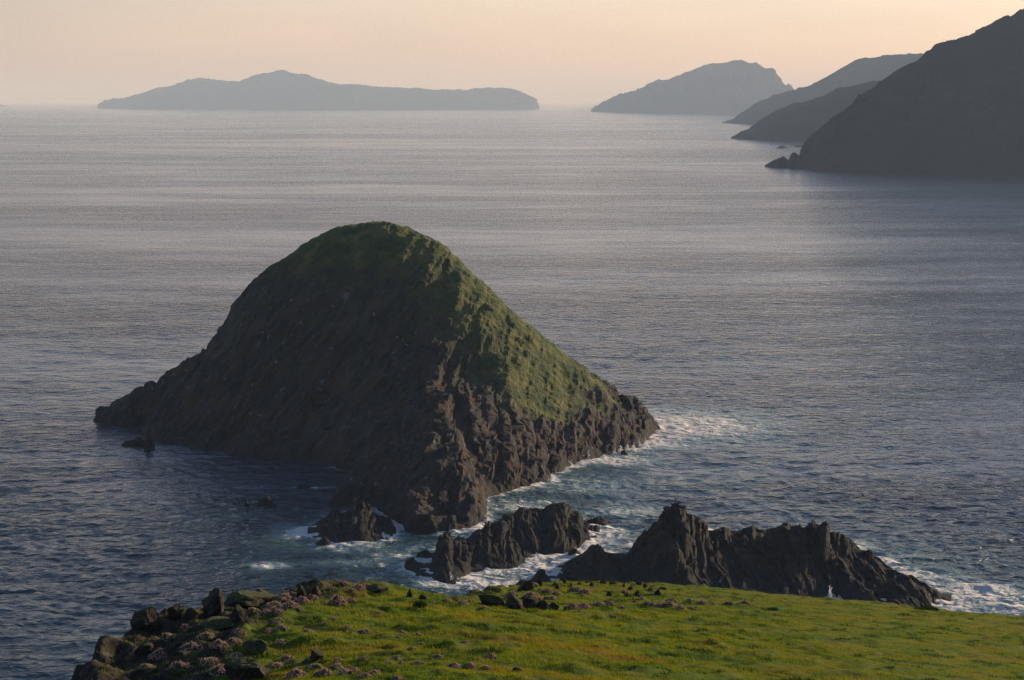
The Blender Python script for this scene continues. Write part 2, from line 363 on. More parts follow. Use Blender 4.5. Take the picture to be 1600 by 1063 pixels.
body = [(400, 600, 455), (300, 640, 460), (500, 560, 455), (600, 520, 450), (600, 620, 432), (500, 660, 437), (680, 540, 442), (720, 600, 430),
        (700, 650, 408), (640, 660, 410), (560, 690, 418), (680, 682, 378), (655, 690, 380), (600, 745, 384), (640, 760, 372), (720, 712, 374),
        (745, 735, 378), (760, 690, 398), (800, 700, 404), (850, 710, 412), (700, 790, 362), (580, 560, 445)]
c = [P(*p) for p in sil + spine + body] + [(float(ray(690, 660)[0] * 396), 396, 8.5), (float(ray(640, 660)[0] * 395), 395, 7.5), (float(ray(750, 700)[0] * 388), 388, 8.0), (-35, 508, 30), (0, 495, 14), (-75, 502, 12), (-60, 515, 8), (-20, 516, 12), (20, 490, 8), (-95, 492, 4)]
def isle_grass(X, Y, Z, d):
    n = fbm(X / 14, Y / 14, Z / 14, 4, 40)
    n2 = fbm(X / 5, Y / 5, Z / 5, 3, 44)
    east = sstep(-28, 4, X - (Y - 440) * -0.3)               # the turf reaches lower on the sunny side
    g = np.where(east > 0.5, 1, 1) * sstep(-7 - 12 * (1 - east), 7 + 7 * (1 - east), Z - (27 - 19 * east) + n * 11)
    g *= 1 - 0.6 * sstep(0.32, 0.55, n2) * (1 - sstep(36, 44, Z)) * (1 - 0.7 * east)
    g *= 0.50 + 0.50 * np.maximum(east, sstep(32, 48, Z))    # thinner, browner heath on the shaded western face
    low = (0.46 + 0.1 * east) * sstep(-0.35, 0.45, fbm(X / 7 + Z / 9, Y / 7, Z / 12, 4, 47)) * sstep(4, 12, Z + n * 5)
    g = np.maximum(g, low)
    return g * sstep(2, 8, d)
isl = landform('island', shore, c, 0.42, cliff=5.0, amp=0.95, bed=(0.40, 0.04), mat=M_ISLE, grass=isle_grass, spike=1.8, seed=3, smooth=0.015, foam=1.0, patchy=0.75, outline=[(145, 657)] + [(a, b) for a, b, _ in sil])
tag(isl, 'large steep rocky island with a green turfed top rising from the sea in the middle', 'island')

# ------------------------------------------------------------------ sea rocks around it
def shoreG(l): return [G(*p) for p in l]
GR = 'dark rocks standing in the sea'
def seacrag(label, front, crest, back, nu=420, nv=90, **kw):
    return tag(ridgeform('sea_rock', front, crest, back, nu, nv, **kw), label, 'sea rock', GR)
seacrag('broad dark wedge-shaped rock at the foot of the island buttress',
        [(481, 838), (495, 841), (505, 848), (540, 850), (590, 848), (612, 842), (619, 832)],
        [(481, 836, 352), (488, 830, 353), (500, 818, 354), (520, 806, 355), (545, 792, 356), (560, 786, 357), (568, 782, 357), (574, 787, 357), (578, 793, 357), (580, 803, 357), (590, 810, 356), (600, 814, 355), (604, 818, 353), (612, 820, 352), (617, 828, 352), (619, 831, 352)],
        [(481, 354), (520, 364), (570, 369), (610, 362), (619, 353)], amp=0.4, bed=(0.8, 0.08), seed=11, teeth=0.5)
seacrag('tall blocky rock ridge in the channel, the farther of the two behind each other',
        [(780, 862), (790, 866), (800, 868), (845, 869), (880, 864), (905, 856), (925, 846), (937, 838)],
        [(780, 850, 344), (783, 820, 346), (787, 806, 347), (793, 801, 347), (800, 802, 347), (806, 812, 348), (808, 803, 348), (813, 798, 348), (825, 799, 349), (834, 803, 350), (850, 806, 350), (855, 797, 350), (862, 792, 350), (875, 793, 350), (888, 798, 350), (893, 808, 350), (897, 803, 350), (903, 801, 350), (909, 808, 350),
         (911, 825, 350), (918, 823, 351), (923, 828, 351), (925, 822, 352), (928, 827, 352), (931, 822, 352), (935, 826, 352), (937, 836, 352)],
        [(780, 349), (820, 362), (880, 364), (937, 356)], amp=0.32, bed=(0.8, 0.08), seed=12, teeth=0.45, power=.45)
seacrag('low jagged rock ridge in white water, the nearer of the two behind each other',
        [(632, 890), (650, 900), (665, 907), (680, 911), (712, 913), (728, 905), (736, 892), (760, 889), (800, 889), (832, 882), (838, 874)],
        [(632, 887, 322), (638, 877, 323), (645, 876, 323), (652, 882, 324), (662, 884, 325), (672, 880, 326), (682, 866, 327), (684, 845, 328), (690, 838, 328), (696, 834, 329), (702, 840, 329), (708, 846, 330), (714, 842, 331), (722, 838, 333), (740, 830, 335), (755, 826, 336), (770, 826, 337), (785, 824, 338), (792, 836, 337), (800, 847, 334), (806, 849, 334), (815, 856, 333), (826, 862, 332), (836, 870, 331), (838, 873, 331)],
        [(632, 324), (680, 334), (740, 346), (790, 347), (838, 333)], amp=0.38, bed=(0.8, 0.09), seed=13, teeth=0.8, power=.8)
seacrag('rounded dark knob of rock left of the pointed rock peak',
        [(855, 912), (870, 922), (900, 932), (990, 938), (1015, 932)],
        [(855, 908, 315), (865, 903, 316), (878, 893, 317), (885, 888, 317), (893, 885, 317), (905, 876, 317), (915, 871, 317), (920, 862, 317), (926, 857, 317), (934, 855, 317), (941, 857, 317), (945, 866, 317), (950, 871, 317), (962, 876, 317), (973, 881, 317), (995, 892, 316), (1015, 905, 315)],
        [(855, 320), (920, 334), (1015, 330)], amp=0.32, bed=(0.8, 0.08), seed=14, teeth=0.5)
seacrag('big jagged ridge of upright slabs with a pointed peak behind the green lawn',
        [(968, 918), (985, 930), (1010, 938), (1100, 945), (1200, 948), (1270, 940), (1310, 934), (1330, 952), (1400, 966), (1460, 962), (1486, 955)],
        [(968, 900, 320), (976, 882, 321), (980, 872, 321), (986, 862, 322), (990, 858, 322), (993, 850, 322), (998, 842, 322), (1008, 836, 322), (1012, 838, 323), (1016, 828, 323), (1024, 820, 323), (1032, 808, 324), (1040, 799, 324), (1046, 795, 324), (1050, 787, 324), (1055, 781, 324), (1059, 790, 324), (1061, 797, 324),
         (1066, 793, 324), (1070, 789, 324), (1072, 797, 325), (1079, 800, 325), (1082, 806, 325), (1086, 810, 325), (1092, 813, 326), (1096, 826, 326), (1103, 834, 326),
         (1112, 836, 327), (1120, 829, 327), (1132, 829, 327), (1145, 837, 327), (1153, 843, 327), (1160, 838, 327), (1166, 828, 327), (1173, 827, 327), (1179, 832, 327), (1184, 839, 327), (1194, 847, 327), (1200, 837, 326), (1205, 832, 326), (1215, 826, 325), (1221, 820, 325), (1228, 821, 325), (1231, 828, 325), (1240, 827, 324), (1255, 828, 323), (1262, 826, 323),
         (1261, 820, 323), (1264, 818, 323), (1270, 821, 323), (1280, 823, 322), (1290, 821, 322), (1292, 833, 322), (1305, 835, 321), (1315, 840, 321), (1322, 843, 320), (1326, 839, 320), (1331, 843, 320), (1334, 853, 319), (1348, 860, 318), (1358, 864, 317), (1362, 872, 315), (1370, 879, 313), (1380, 890, 311), (1392, 896, 309),
         (1404, 898, 308), (1414, 901, 307), (1420, 900, 306), (1424, 908, 305), (1436, 913, 304), (1442, 912, 303.5), (1448, 922, 303), (1456, 931, 302.5), (1462, 929, 302.3), (1470, 934, 302), (1479, 934, 302), (1483, 940, 301.5), (1486, 946, 301.2)],
        [(968, 325), (1060, 348), (1200, 352), (1320, 338), (1400, 318), (1486, 304)], nu=1000, nv=130, amp=0.4, bed=(0.75, 0.07), seed=15, teeth=0.55, power=1.0)

def small_rock(label, px, py, wpx, hpx, depth=0.7, seed=1, spike=0.4, lean=0.0, res=None, name='sea_rock', group=GR, foam=0.6):
    cx, cy = G(px, py); m = cy / F; rx = wpx * m / 2; ry = rx * depth + 0.3
    rg = np.random.default_rng(seed); n = 12
    sh = [(cx + rx * math.cos(a) * rg.uniform(.8, 1.15), cy + ry * 0.9 + ry * math.sin(a) * rg.uniform(.8, 1.15)) for a in np.linspace(0, 2 * math.pi, n, endpoint=False)]
    H = hpx * m; cy2 = cy + ry * 0.9
    ct = [(cx + lean * rx, cy2, H * 1.1), (cx - rx * .5, cy2, H * rg.uniform(.5, .9)), (cx + rx * .5, cy2, H * rg.uniform(.5, .9)),
          (cx, cy2 + ry * .6, H * .6), (cx, cy2 - ry * .6, H * .6), (cx - rx, cy2, H * .3), (cx + rx, cy2, H * .3)]
    o = landform(name, sh, ct, res or max(0.08, rx / 26), cliff=max(rx * 0.3, 0.25), amp=min(0.3, rx * 0.12), bed=(1.6 / max(rx, .6), .5 / max(rx, .6)),
                 spike=H * spike * 0.4, rscale=rx, seed=seed, foam=foam, shore_z=-1)
    return tag(o, label, 'sea rock', group)
small_rock('small round black rock in calm water left of the island buttress', 416, 791, 26, 11, seed=21, spike=.2)
small_rock('tiny upright black rock beside the small round one in calm water', 385, 793, 9, 9, seed=22)
small_rock('very low dark rock awash nearest below the island shore on the calm side', 473, 764, 24, 5, seed=23)
small_rock('tiny black rock just off the left toe of the wedge-shaped rock', 505, 853, 24, 11, seed=24)
small_rock('long low black rock off the far left tip of the island', 208, 697, 48, 12, depth=.35, seed=25, lean=.4)
small_rock('upright black stub of rock at the right end of the low black rock', 232, 702, 17, 24, seed=26)
small_rock('low flat rocks awash in foam right of the blocky ridge', 938, 820, 36, 6, depth=.8, seed=27)
small_rock('small dark boulder in foam at the foot of the blocky ridge', 897, 868, 18, 9, seed=28)
small_rock('small dark stump of rock left of the low jagged ridge', 665, 874, 30, 11, seed=29)
small_rock('low spiky rock in foam just over the grass edge, beside the knob', 848, 922, 44, 20, depth=.5, seed=30, spike=1.2)
small_rock('tiny low rock in foam left of the spiky one at the grass edge', 815, 920, 26, 10, seed=31)
small_rock('dark rock tooth in the surf below the right cliffs of the island', 893, 728, 11, 9, seed=32)
small_rock('little black rock in surf below the right tip of the island', 975, 712, 13, 6, seed=33)
small_rock('dark block at the foot of the island buttress by the channel', 665, 834, 40, 26, depth=.5, seed=34)

# ------------------------------------------------------------------ far islands and headlands
def far(name, label, cat, front, crest, back, nu, nv, kind=None, group=None, **kw):
    return tag(ridgeform(name, front, crest, back, nu, nv, mat=M_HILL, foam=0, flat=False, **kw), label, cat, group, kind)
far('island', 'long hazy island with two low summits on the far left horizon', 'island',
    [(152, 169), (200, 171), (500, 172), (835, 171.5), (843, 170.5)],
    [(152, 166, 18600), (157, 161, 18600), (161, 159, 18600), (164, 155.5, 18600), (168, 157, 18600), (172, 155, 18700), (180, 154.5, 18700), (195, 153, 18800), (207, 148.5, 18800), (215, 147, 18900), (222, 146, 18900), (235, 141, 18900), (240, 139, 19000), (262, 134.5, 19000), (280, 130, 19000), (288, 128, 19000), (292, 124, 19000), (302, 123.5, 19000), (318, 121, 19000), (330, 123, 19000), (340, 125.5, 19000), (360, 127, 19000),
     (375, 128, 19000), (382, 125, 19000), (395, 120.5, 19000), (410, 116, 19000), (420, 114, 19000), (440, 110.5, 19000), (452, 112, 19000), (465, 115, 19000), (482, 116.5, 19000), (490, 120, 19000), (505, 125, 19000), (515, 129, 19000), (525, 131, 19000), (560, 134, 19000), (600, 137, 19000), (640, 137.5, 19000),
     (690, 140.5, 19000), (730, 140.5, 19000), (740, 138, 19000), (775, 137, 19000), (790, 138, 19000), (805, 141, 18900), (815, 145, 18900), (822, 147, 18800), (832, 151, 18700), (838, 155, 18600), (841, 162, 18400), (843, 168, 18200)],
    [(152, 19000), (300, 20600), (800, 20600), (843, 19000)], 600, 30, amp=5, bed=(0.014, 0.007), seed=51, power=.7, skirt=-9)
far('island', 'hazy island with a jagged notched right shoulder, far off near the sky glow', 'island',
    [(923, 174.5), (960, 176), (1010, 177.2), (1060, 178), (1110, 178.6), (1160, 179), (1200, 179.2), (1245, 179.3)],
    [(923, 172.5, 13400), (930, 167, 13400), (940, 161, 13400), (960, 151.5, 13500), (985, 142, 13600), (1010, 135, 13700), (1020, 129, 13700), (1030, 125, 13700), (1045, 124, 13700), (1055, 120, 13700), (1070, 114, 13700), (1085, 109, 13700), (1110, 101, 13700), (1135, 96.5, 13700), (1150, 94.5, 13700), (1157, 93, 13700),
     (1163, 96, 13700), (1170, 98.5, 13700), (1176, 98, 13700), (1180, 96.5, 13700), (1186, 101, 13700), (1192, 106, 13700), (1200, 108, 13700), (1204, 107, 13700), (1210, 109, 13700), (1213, 117, 13700), (1219, 123, 13700), (1223, 131, 13700), (1228, 134, 13700), (1232, 131, 13700), (1236, 135, 13700), (1245, 150, 13700)],
    [(923, 13900), (1100, 15500), (1245, 15200)], 420, 30, amp=4, bed=(0.018, 0.01), seed=52, power=.7, skirt=-9)
far('hill', 'far rounded grey headland behind the darker low one', 'headland',
    [(1128, 192.5), (1160, 194), (1250, 196), (1500, 198), (2700, 186)],
    [(1128, 192, 6800), (1135, 189, 6900), (1145, 186, 6900), (1155, 179, 7000), (1170, 170, 7000), (1190, 157, 7100), (1210, 148, 7200), (1225, 141, 7300), (1245, 137, 7400), (1260, 134, 7500), (1275, 128, 7600), (1300, 114, 7800), (1320, 103, 7900), (1335, 95, 8000), (1350, 91.5, 8000), (1370, 88.5, 8100), (1400, 85.5, 8100), (1430, 83.5, 8100), (1480, 84, 8100), (1700, 90, 8200), (2000, 120, 8200), (2400, 160, 8200), (2700, 184, 8200)],
    [(1128, 7000), (1400, 9500), (2700, 9800)], 700, 36, kind='structure', amp=4, bed=(0.012, 0.008), seed=53, power=.85, skirt=-9)
far('hill', 'middle slate-grey headland sloping into the sea before the rounded one', 'headland',
    [(1142, 216.5), (1180, 219), (1260, 221), (1400, 224), (2300, 226)],
    [(1142, 216, 3980), (1150, 211, 4000), (1158, 205, 4010), (1170, 202, 4020), (1182, 192, 4040), (1195, 183, 4060), (1205, 176, 4100), (1220, 170, 4150), (1240, 162, 4200), (1262, 158, 4250), (1280, 152, 4300), (1300, 143, 4350), (1320, 138, 4450), (1345, 134, 4480), (1365, 131, 4500), (1420, 122, 4600), (1600, 100, 4700), (1900, 130, 4700), (2300, 207, 4700)],
    [(1142, 4100), (1380, 5300), (2300, 5500)], 560, 40, kind='structure', amp=3, bed=(0.02, 0.012), seed=54, power=.85, skirt=-9)
far('hill', 'nearest and darkest steep headland filling the right edge', 'headland',
    [(1236, 262), (1262, 264), (1300, 267), (1400, 270), (1500, 272), (1600, 274), (1900, 276), (3600, 270)],
    [(1236, 261, 2270), (1244, 250, 2290), (1250, 243, 2300), (1254, 234, 2310), (1258, 226, 2320), (1270, 213, 2340), (1285, 199, 2360), (1300, 186, 2400), (1315, 175, 2430), (1330, 163, 2450), (1345, 150, 2480), (1360, 140, 2500), (1372, 131, 2520), (1388, 121, 2550), (1400, 113, 2560), (1415, 104, 2580), (1430, 95, 2600), (1438, 87, 2610), (1442, 81, 2620), (1448, 77, 2620),
     (1453, 70, 2630), (1462, 66, 2630), (1475, 64, 2640), (1482, 63, 2640), (1500, 57, 2650), (1520, 48, 2660), (1540, 39, 2680), (1555, 31, 2690), (1570, 26, 2700), (1585, 18, 2710), (1600, 10, 2720), (1700, -35, 2780), (1900, -30, 2900), (2400, 20, 3000), (3000, 110, 3100), (3600, 220, 3200)],
    [(1236, 2400), (1500, 3300), (1900, 3700), (3600, 3800)], 1500, 120, kind='structure', amp=2.4, bed=(0.04, 0.02), seed=55, power=.9, skirt=-9)
FG = 'small far rocks off the dark headland'
far('sea_rock', 'pointed dark sea stack at the outer tip of the dark headland', 'sea rock', [(1195, 260.5), (1215, 262), (1234, 262)],
    [(1195, 260.5, 2285), (1203, 255, 2290), (1209, 251, 2290), (1213, 250, 2290), (1217, 248, 2290), (1224, 245.5, 2290), (1226, 248, 2290), (1231, 252, 2290), (1234, 257, 2290)], [(1195, 2310), (1234, 2330)], 70, 20, group=FG, amp=.6, bed=(.12, .06), seed=61)
far('sea_rock', 'blunt dark sea stack between the tip stack and the headland', 'sea rock', [(1230, 262), (1240, 263), (1254, 263)],
    [(1230, 256, 2285), (1233, 249, 2285), (1236, 241, 2285), (1240, 238.5, 2285), (1244, 240, 2285), (1247, 244, 2285), (1251, 243, 2285), (1254, 250, 2285)], [(1230, 2330), (1254, 2350)], 50, 20, group=FG, amp=.6, bed=(.12, .06), seed=62)
far('sea_rock', 'low pointed skerry alone in front of the middle headland', 'sea rock', [(1213, 231.8), (1223, 232.8), (1233, 232)], [(1213, 231, 3260), (1217, 229.5, 3260), (1223, 227, 3260), (1229, 229.5, 3260), (1233, 231, 3260)], [(1213, 3290), (1233, 3320)], 40, 16, group=FG, amp=.5, bed=(.1, .05), seed=63)
far('sea_rock', 'low flat skerry touching the edge of the dark headland', 'sea rock', [(1240, 229.5), (1250, 230.5), (1264, 230)], [(1240, 228.5, 3400), (1243, 227, 3400), (1250, 227, 3400), (1257, 226, 3400), (1264, 225, 3400)], [(1240, 3430), (1264, 3450)], 40, 16, group=FG, amp=.5, bed=(.1, .05), seed=64)
far('sea_rock', 'tiny hazy islet on the sea at the far left edge', 'islet', [(-30, 166.5), (-10, 167.5), (9, 167)], [(-30, 166, 24000), (-10, 162, 24000), (2, 163.5, 24000), (9, 166.5, 24000)], [(-30, 24500), (9, 24500)], 40, 16, amp=.5, bed=(.02, .01), seed=65, skirt=-9)

# ------------------------------------------------------------------ the sea
def rows():
    r = [150.0]
    while r[-1] < 70000: r.append(r[-1] + max(0.7, r[-1] ** 2 / (CAMH * F) * 1.5))
    return np.array(r)
rr = rows()
fine = np.arange(-0.34, 0.3401, 0.00085)
coarse = np.linspace(0.34, 2 * math.pi - 0.34, 140)[1:-1]
th = np.concatenate([fine, coarse, [fine[0] + 2 * math.pi]])
RR, TT = np.meshgrid(rr, th, indexing='ij'); SX, SY = RR * np.sin(TT), RR * np.cos(TT)
SZ = np.zeros_like(SX)
near = (np.abs(((TT + math.pi) % (2 * math.pi)) - math.pi) < 0.345)
spacing = np.maximum(np.gradient(rr)[:, None], 0.00085 * RR)
xx, yy, sp_ = SX[near], SY[near], (spacing + 0 * SX)[near]
zz = np.zeros_like(xx)
# where wind patches lie: rougher and smoother lanes
patch = fbm(xx / 420, yy / 160, 0, 4, 71)
calm = np.exp(-(((xx + 50) / 45) ** 2 + ((yy - 385) / 38) ** 2))         # lee of the island
wamp = np.clip(1.0 + 0.55 * patch, .35, 1.6) * (1 - 0.3 * calm)
wr = np.random.default_rng(5)
for k in range(110):
    lam = 1.3 * (26 / 1.3) ** (wr.random() ** 1.5); a = 0.0125 * lam ** 0.55 * (0.6 if lam > 9 else 1)
    dirn = R(250) + wr.normal(0, 0.62); kx, ky = math.cos(dirn) * 2 * math.pi / lam, math.sin(dirn) * 2 * math.pi / lam
    fade = sstep(1.5, 4.0, lam / sp_)
    ph = kx * xx + ky * yy + wr.random() * 6.28
    zz += a * fade * (np.sin(ph) + 0.22 * np.cos(2 * ph))
zz *= wamp * 0.62
# foam near rocks and in the churning channel
foam = np.zeros_like(xx); sel = (yy < 560)
xs_, ys_ = xx[sel], yy[sel]; fo = np.zeros_like(xs_)
for poly, wgt in SHORES:
    bb0, bb1 = poly.min(0) - 30, poly.max(0) + 30
    s2 = (xs_ > bb0[0]) & (xs_ < bb1[0]) & (ys_ > bb0[1]) & (ys_ < bb1[1])
    d = -poly_sdf(xs_[s2], ys_[s2], poly)
    size = min(1.0, (poly.max(0) - poly.min(0)).max() / 30)
    fo[s2] = np.maximum(fo[s2], wgt * (0.75 * np.exp(-np.maximum(d, 0) / (1.3 + 1.2 * size)) + 0.30 * np.exp(-np.maximum(d, 0) / (4 + 7 * size)) * size))
fo *= 0.45 + 0.75 * np.clip(fbm(xs_ / 9, ys_ / 9, 0, 3, 85) * 1.3 + 0.5, 0, 1.1)
west = sstep(-14, -40, xs_)                                              # little surf on the sheltered side
west = np.maximum(west * sstep(352, 372, ys_), 0)
fo *= 1 - 0.88 * west
for px, py, rx, ry, a in [(1085, 665, 26, 30, .58), (1040, 690, 8, 10, .55), (930, 760, 16, 20, .34), (820, 790, 12, 9, .42), (720, 860, 14, 9, .30), (640, 860, 12, 8, .26),
                          (870, 890, 14, 8, .50), (780, 915, 12, 7, .55), (980, 800, 12, 10, .38), (960, 720, 14, 9, .48), (1540, 925, 8, 9, .62), (1460, 900, 8, 7, .40), (1590, 950, 9, 7, .5),
                          (420, 884, 5, 3, .55), (620, 870, 7, 4, .42), (540, 880, 9, 4, .30), (545, 730, 5, 3, .5), (490, 762, 6, 1.6, .4), (1310, 940, 6, 4, .6), (1420, 870, 9, 9, .3), (1000, 900, 14, 14, .35), (1180, 660, 18, 14, .26), (1090, 750, 34, 36, .17), (1380, 850, 26, 22, .17), (1200, 800, 20, 20, .15), (1560, 880, 22, 14, .2)]:
    gx_, gy_ = G(px, py)
    fo = np.maximum(fo, a * np.exp(-((xs_ - gx_) / rx) ** 2 - ((ys_ - gy_) / ry) ** 2) + 0.3 * fo)
foam[sel] = fo
churn = np.clip(foam * 1.4, 0, 1)
zz += churn * 0.35 * fbm(xx / 3.2, yy / 3.2, 0, 3, 80, ridge=True)
SZ[near] = zz; FO = np.zeros_like(SX); FO[near] = foam
CA = np.zeros_like(SX); CA[near] = calm
V = np.stack([SX, SY, SZ], -1).reshape(-1, 3)
i = np.arange(len(rr) * len(th)).reshape(len(rr), len(th))
fc = np.stack([i[:-1, :-1], i[1:, :-1], i[1:, 1:], i[:-1, 1:]], -1).reshape(-1, 4)
V = np.concatenate([V, [[0, 0, 0]]])

def sea_mat():
    m, nt, b = new_mat('sea_water'); ge = N(nt, 'ShaderNodeNewGeometry'); pos = ge.outputs['Position']
    at = N(nt, 'ShaderNodeAttribute', attribute_name='foam'); fo = at.outputs['Fac']
    ca = N(nt, 'ShaderNodeAttribute', attribute_name='calm').outputs['Fac']
    teal = mix(nt, mrange(nt, fo, 0.06, 0.50), (0.008, 0.024, 0.038), (0.14, 0.235, 0.23))
    n1 = noise(nt, mapping(nt, pos, (0.36, 0.5, 0.4)), 1.0, 10, 0.72, 1.8)
    n1b = noise(nt, pos, 0.09, 4, 0.6)
    th = mth(nt, 'ADD', mth(nt, 'MULTIPLY', fo, 0.66), mth(nt, 'MULTIPLY', n1b, 0.14))
    fm = mrange(nt, mth(nt, 'ADD', n1, th), 0.80, 0.95)
    # rare breaking crests far from the rocks
    sc_ = noise(nt, mapping(nt, pos, (0.05, 0.16, 0.1)), 1.0, 8, 0.7)
    col = mix(nt, fm, teal, (0.62, 0.60, 0.56))
    L(nt, col, b.inputs['Base Color'])
    L(nt, mrange(nt, fm, 0, 1, 0.16, 0.8), b.inputs['Roughness']); b.inputs['IOR'].default_value = 1.333
    # small wind ripples, stronger in gusty lanes, weaker in slicks and in the lee
    mid = noise(nt, mapping(nt, pos, (0.011, 0.030, 0.01)), 1.0, 4, 0.6)
    big = noise(nt, mapping(nt, pos, (0.0016, 0.0050, 0.002)), 1.0, 5, 0.6)
    lanes = noise(nt, mapping(nt, pos, (0.00032, 0.0016, 0.001)), 1.0, 5, 0.65, 0.8)
    st = mth(nt, 'MULTIPLY', mrange(nt, big, 0.38, 0.62, 0.42, 1.5), mrange(nt, lanes, 0.38, 0.62, 0.55, 1.3))
    st = mth(nt, 'MULTIPLY', st, mrange(nt, ca, 0, 1, 1, 1.25)); st = mth(nt, 'MULTIPLY', st, mrange(nt, mid, 0.34, 0.66, 0.55, 1.4))
    r1 = noise(nt, mapping(nt, pos, (1, 1.25, 1), (0, 0, 0.35)), 0.95, 5, 0.6, 0.4)
    r2 = noise(nt, mapping(nt, pos, (1, 1.3, 1), (0, 0, -0.3)), 0.26, 3, 0.5, 0.5)
    h = mth(nt, 'ADD', mth(nt, 'MULTIPLY', r1, 0.2), mth(nt, 'MULTIPLY', r2, 1.7))
    h = mth(nt, 'MULTIPLY', h, st)
    bump(nt, h, 1.0, 0.88, b)
    # the finest chop tilts the surface directly, so it roughens far water too
    nz = N(nt, 'ShaderNodeTexNoise'); nz.inputs['Scale'].default_value = 0.9; nz.inputs['Detail'].default_value = 4; nz.inputs['Roughness'].default_value = 0.65
    L(nt, mapping(nt, pos, (1, 1.3, 1), (0, 0, 0.5)), nz.inputs['Vector'])
    v1 = N(nt, 'ShaderNodeVectorMath', operation='SUBTRACT'); L(nt, nz.outputs['Color'], v1.inputs[0]); v1.inputs[1].default_value = (0.5, 0.5, 0.5)
    cx = N(nt, 'ShaderNodeCombineXYZ'); kk = mth(nt, 'MULTIPLY', st, 0.62); L(nt, kk, cx.inputs[0]); L(nt, kk, cx.inputs[1])
    v2 = N(nt, 'ShaderNodeVectorMath', operation='MULTIPLY'); L(nt, v1.outputs[0], v2.inputs[0]); L(nt, cx.outputs[0], v2.inputs[1])
    bn = b.inputs['Normal'].links[0].from_socket
    v3 = N(nt, 'ShaderNodeVectorMath', operation='ADD'); L(nt, bn, v3.inputs[0]); L(nt, v2.outputs[0], v3.inputs[1])
    v4 = N(nt, 'ShaderNodeVectorMath', operation='NORMALIZE'); L(nt, v3.outputs[0], v4.inputs[0]); L(nt, v4.outputs[0], b.inputs['Normal'])
    return m
sea = mesh_np('water', V, fc, sea_mat(), attrs={'foam': np.append(FO.ravel(), 0), 'calm': np.append(CA.ravel(), 0)})
tag(sea, 'choppy grey-blue sea with foam around the rocks', 'sea', None, 'structure')

# spray thrown up where the swell breaks on the rocks
SV = []; SF = []; tet = np.array([[1, 1, 1], [1, -1, -1], [-1, 1, -1], [-1, -1, 1]], float); tf = np.array([[0, 1, 2], [0, 3, 1], [0, 2, 3], [1, 3, 2]]); cnt = 0
for px, py, wd, hg_, nn in [(885, 727, 16, 12, 500), (900, 722, 12, 9, 300), (916, 718, 10, 11, 300), (968, 710, 14, 12, 420), (985, 705, 14, 12, 420), (1004, 698, 16, 10, 420), (1018, 694, 12, 7, 200), (860, 748, 10, 7, 160), (762, 812, 8, 6, 120), (612, 846, 10, 5, 120),
                         (706, 906, 14, 8, 200), (836, 876, 10, 8, 200), (904, 862, 10, 7, 160), (1296, 936, 10, 16, 350), (1305, 938, 16, 8, 250)]:
    nn *= 3; cx_, cy_ = G(px, py); m = cy_ / F; cy_ -= 0.6
    q = rng.normal(0, 1, (nn, 3)); h_ = np.abs(q[:, 2]) ** 1.2 * hg_ * m * .5 * np.exp(-(q[:, 0] ** 2) * .3) * (0.55 + 0.45 * np.sin(q[:, 0] * 3 + px))
    cen = np.stack([cx_ + q[:, 0] * wd * m * .4, cy_ + q[:, 1] * .5, h_], 1); sz = rng.uniform(.02, .075, nn)
    SV.append((tet[None] * sz[:, None, None] + cen[:, None]).reshape(-1, 3)); SF.append((tf[None] + (cnt + 4 * np.arange(nn))[:, None, None]).reshape(-1, 3)); cnt += 4 * nn
m_, nt_, b_ = new_mat('spray_white'); b_.inputs['Base Color'].default_value = (0.75, 0.75, 0.74, 1); b_.inputs['Roughness'].default_value = 0.6
tag(mesh_np('sea_spray', np.concatenate(SV), np.concatenate(SF), m_, smooth=False), 'white spray where swell breaks on the rocks', 'spray', None, 'stuff')

# ------------------------------------------------------------------ the near clifftop
edge_px = [(118, 1160, 40), (128, 1075, 43), (140, 1045, 45), (160, 1010, 47), (200, 985, 48.5), (240, 972, 49.5), (300, 962, 51), (345, 955, 53), (400, 938, 55), (470, 928, 57), (540, 916, 58), (600, 921, 59),
           (640, 932, 61), (668, 944, 68), (700, 940, 78), (750, 928, 83), (800, 918, 88), (860, 911, 92), (950, 910, 95), (1050, 914, 96), (1200, 927, 96), (1300, 936, 95), (1400, 946, 93),
           (1500, 957, 91), (1600, 966, 89), (1750, 985, 86), (2000, 1020, 80), (2500, 1080, 70)]
gpts = edge_px + [(200, 1063, 44.5), (180, 1040, 46), (250, 1063, 44), (250, 1010, 48.2), (300, 1063, 43), (320, 1000, 47.2), (400, 1063, 41.5), (400, 1000, 45.6), (400, 965, 49), (500, 1063, 38.5), (500, 1000, 45), (500, 950, 52),
                  (600, 1063, 37.5), (650, 1000, 45), (650, 960, 51), (800, 1063, 38), (800, 1000, 46), (800, 962, 55), (1000, 1063, 40), (1000, 1000, 50), (1000, 960, 66), (1200, 1063, 42), (1200, 1000, 56), (1200, 960, 74), (1400, 1063, 44), (1400, 1000, 60),
                  (1600, 1063, 47), (1600, 1010, 62), (850, 948, 65), (850, 932, 77), (1000, 935, 82), (740, 950, 60), (600, 1120, 31), (1000, 1120, 33), (1500, 1120, 38), (200, 1130, 42), (2000, 1100, 52)]
gR = RBF([P(*p) for p in gpts] + [(-6, 20, 72.5), (10, 20, 73), (3, 5, 76.5), (30, 20, 71.5), (-16, 20, 69), (50, 40, 66)], 0.002, 10)
EDGE = [P(*p)[:2] for p in edge_px]
EDGE = [(-8.4, 20), (-8.6, 32)] + EDGE[0:] + [(70, 40), (60, 10), (30, -20), (-8.4, -20)]
def ground_base(X, Y):
    d = poly_sdf(X, Y, EDGE) + fbm(X / 1.6, Y / 1.6, 0, 4, 95) * 0.35
    Z = gR(X, Y)
    off = np.maximum(-d, 0)
    return Z - off * 0.8 - np.maximum(off - 0.2, 0) * 3.0, d
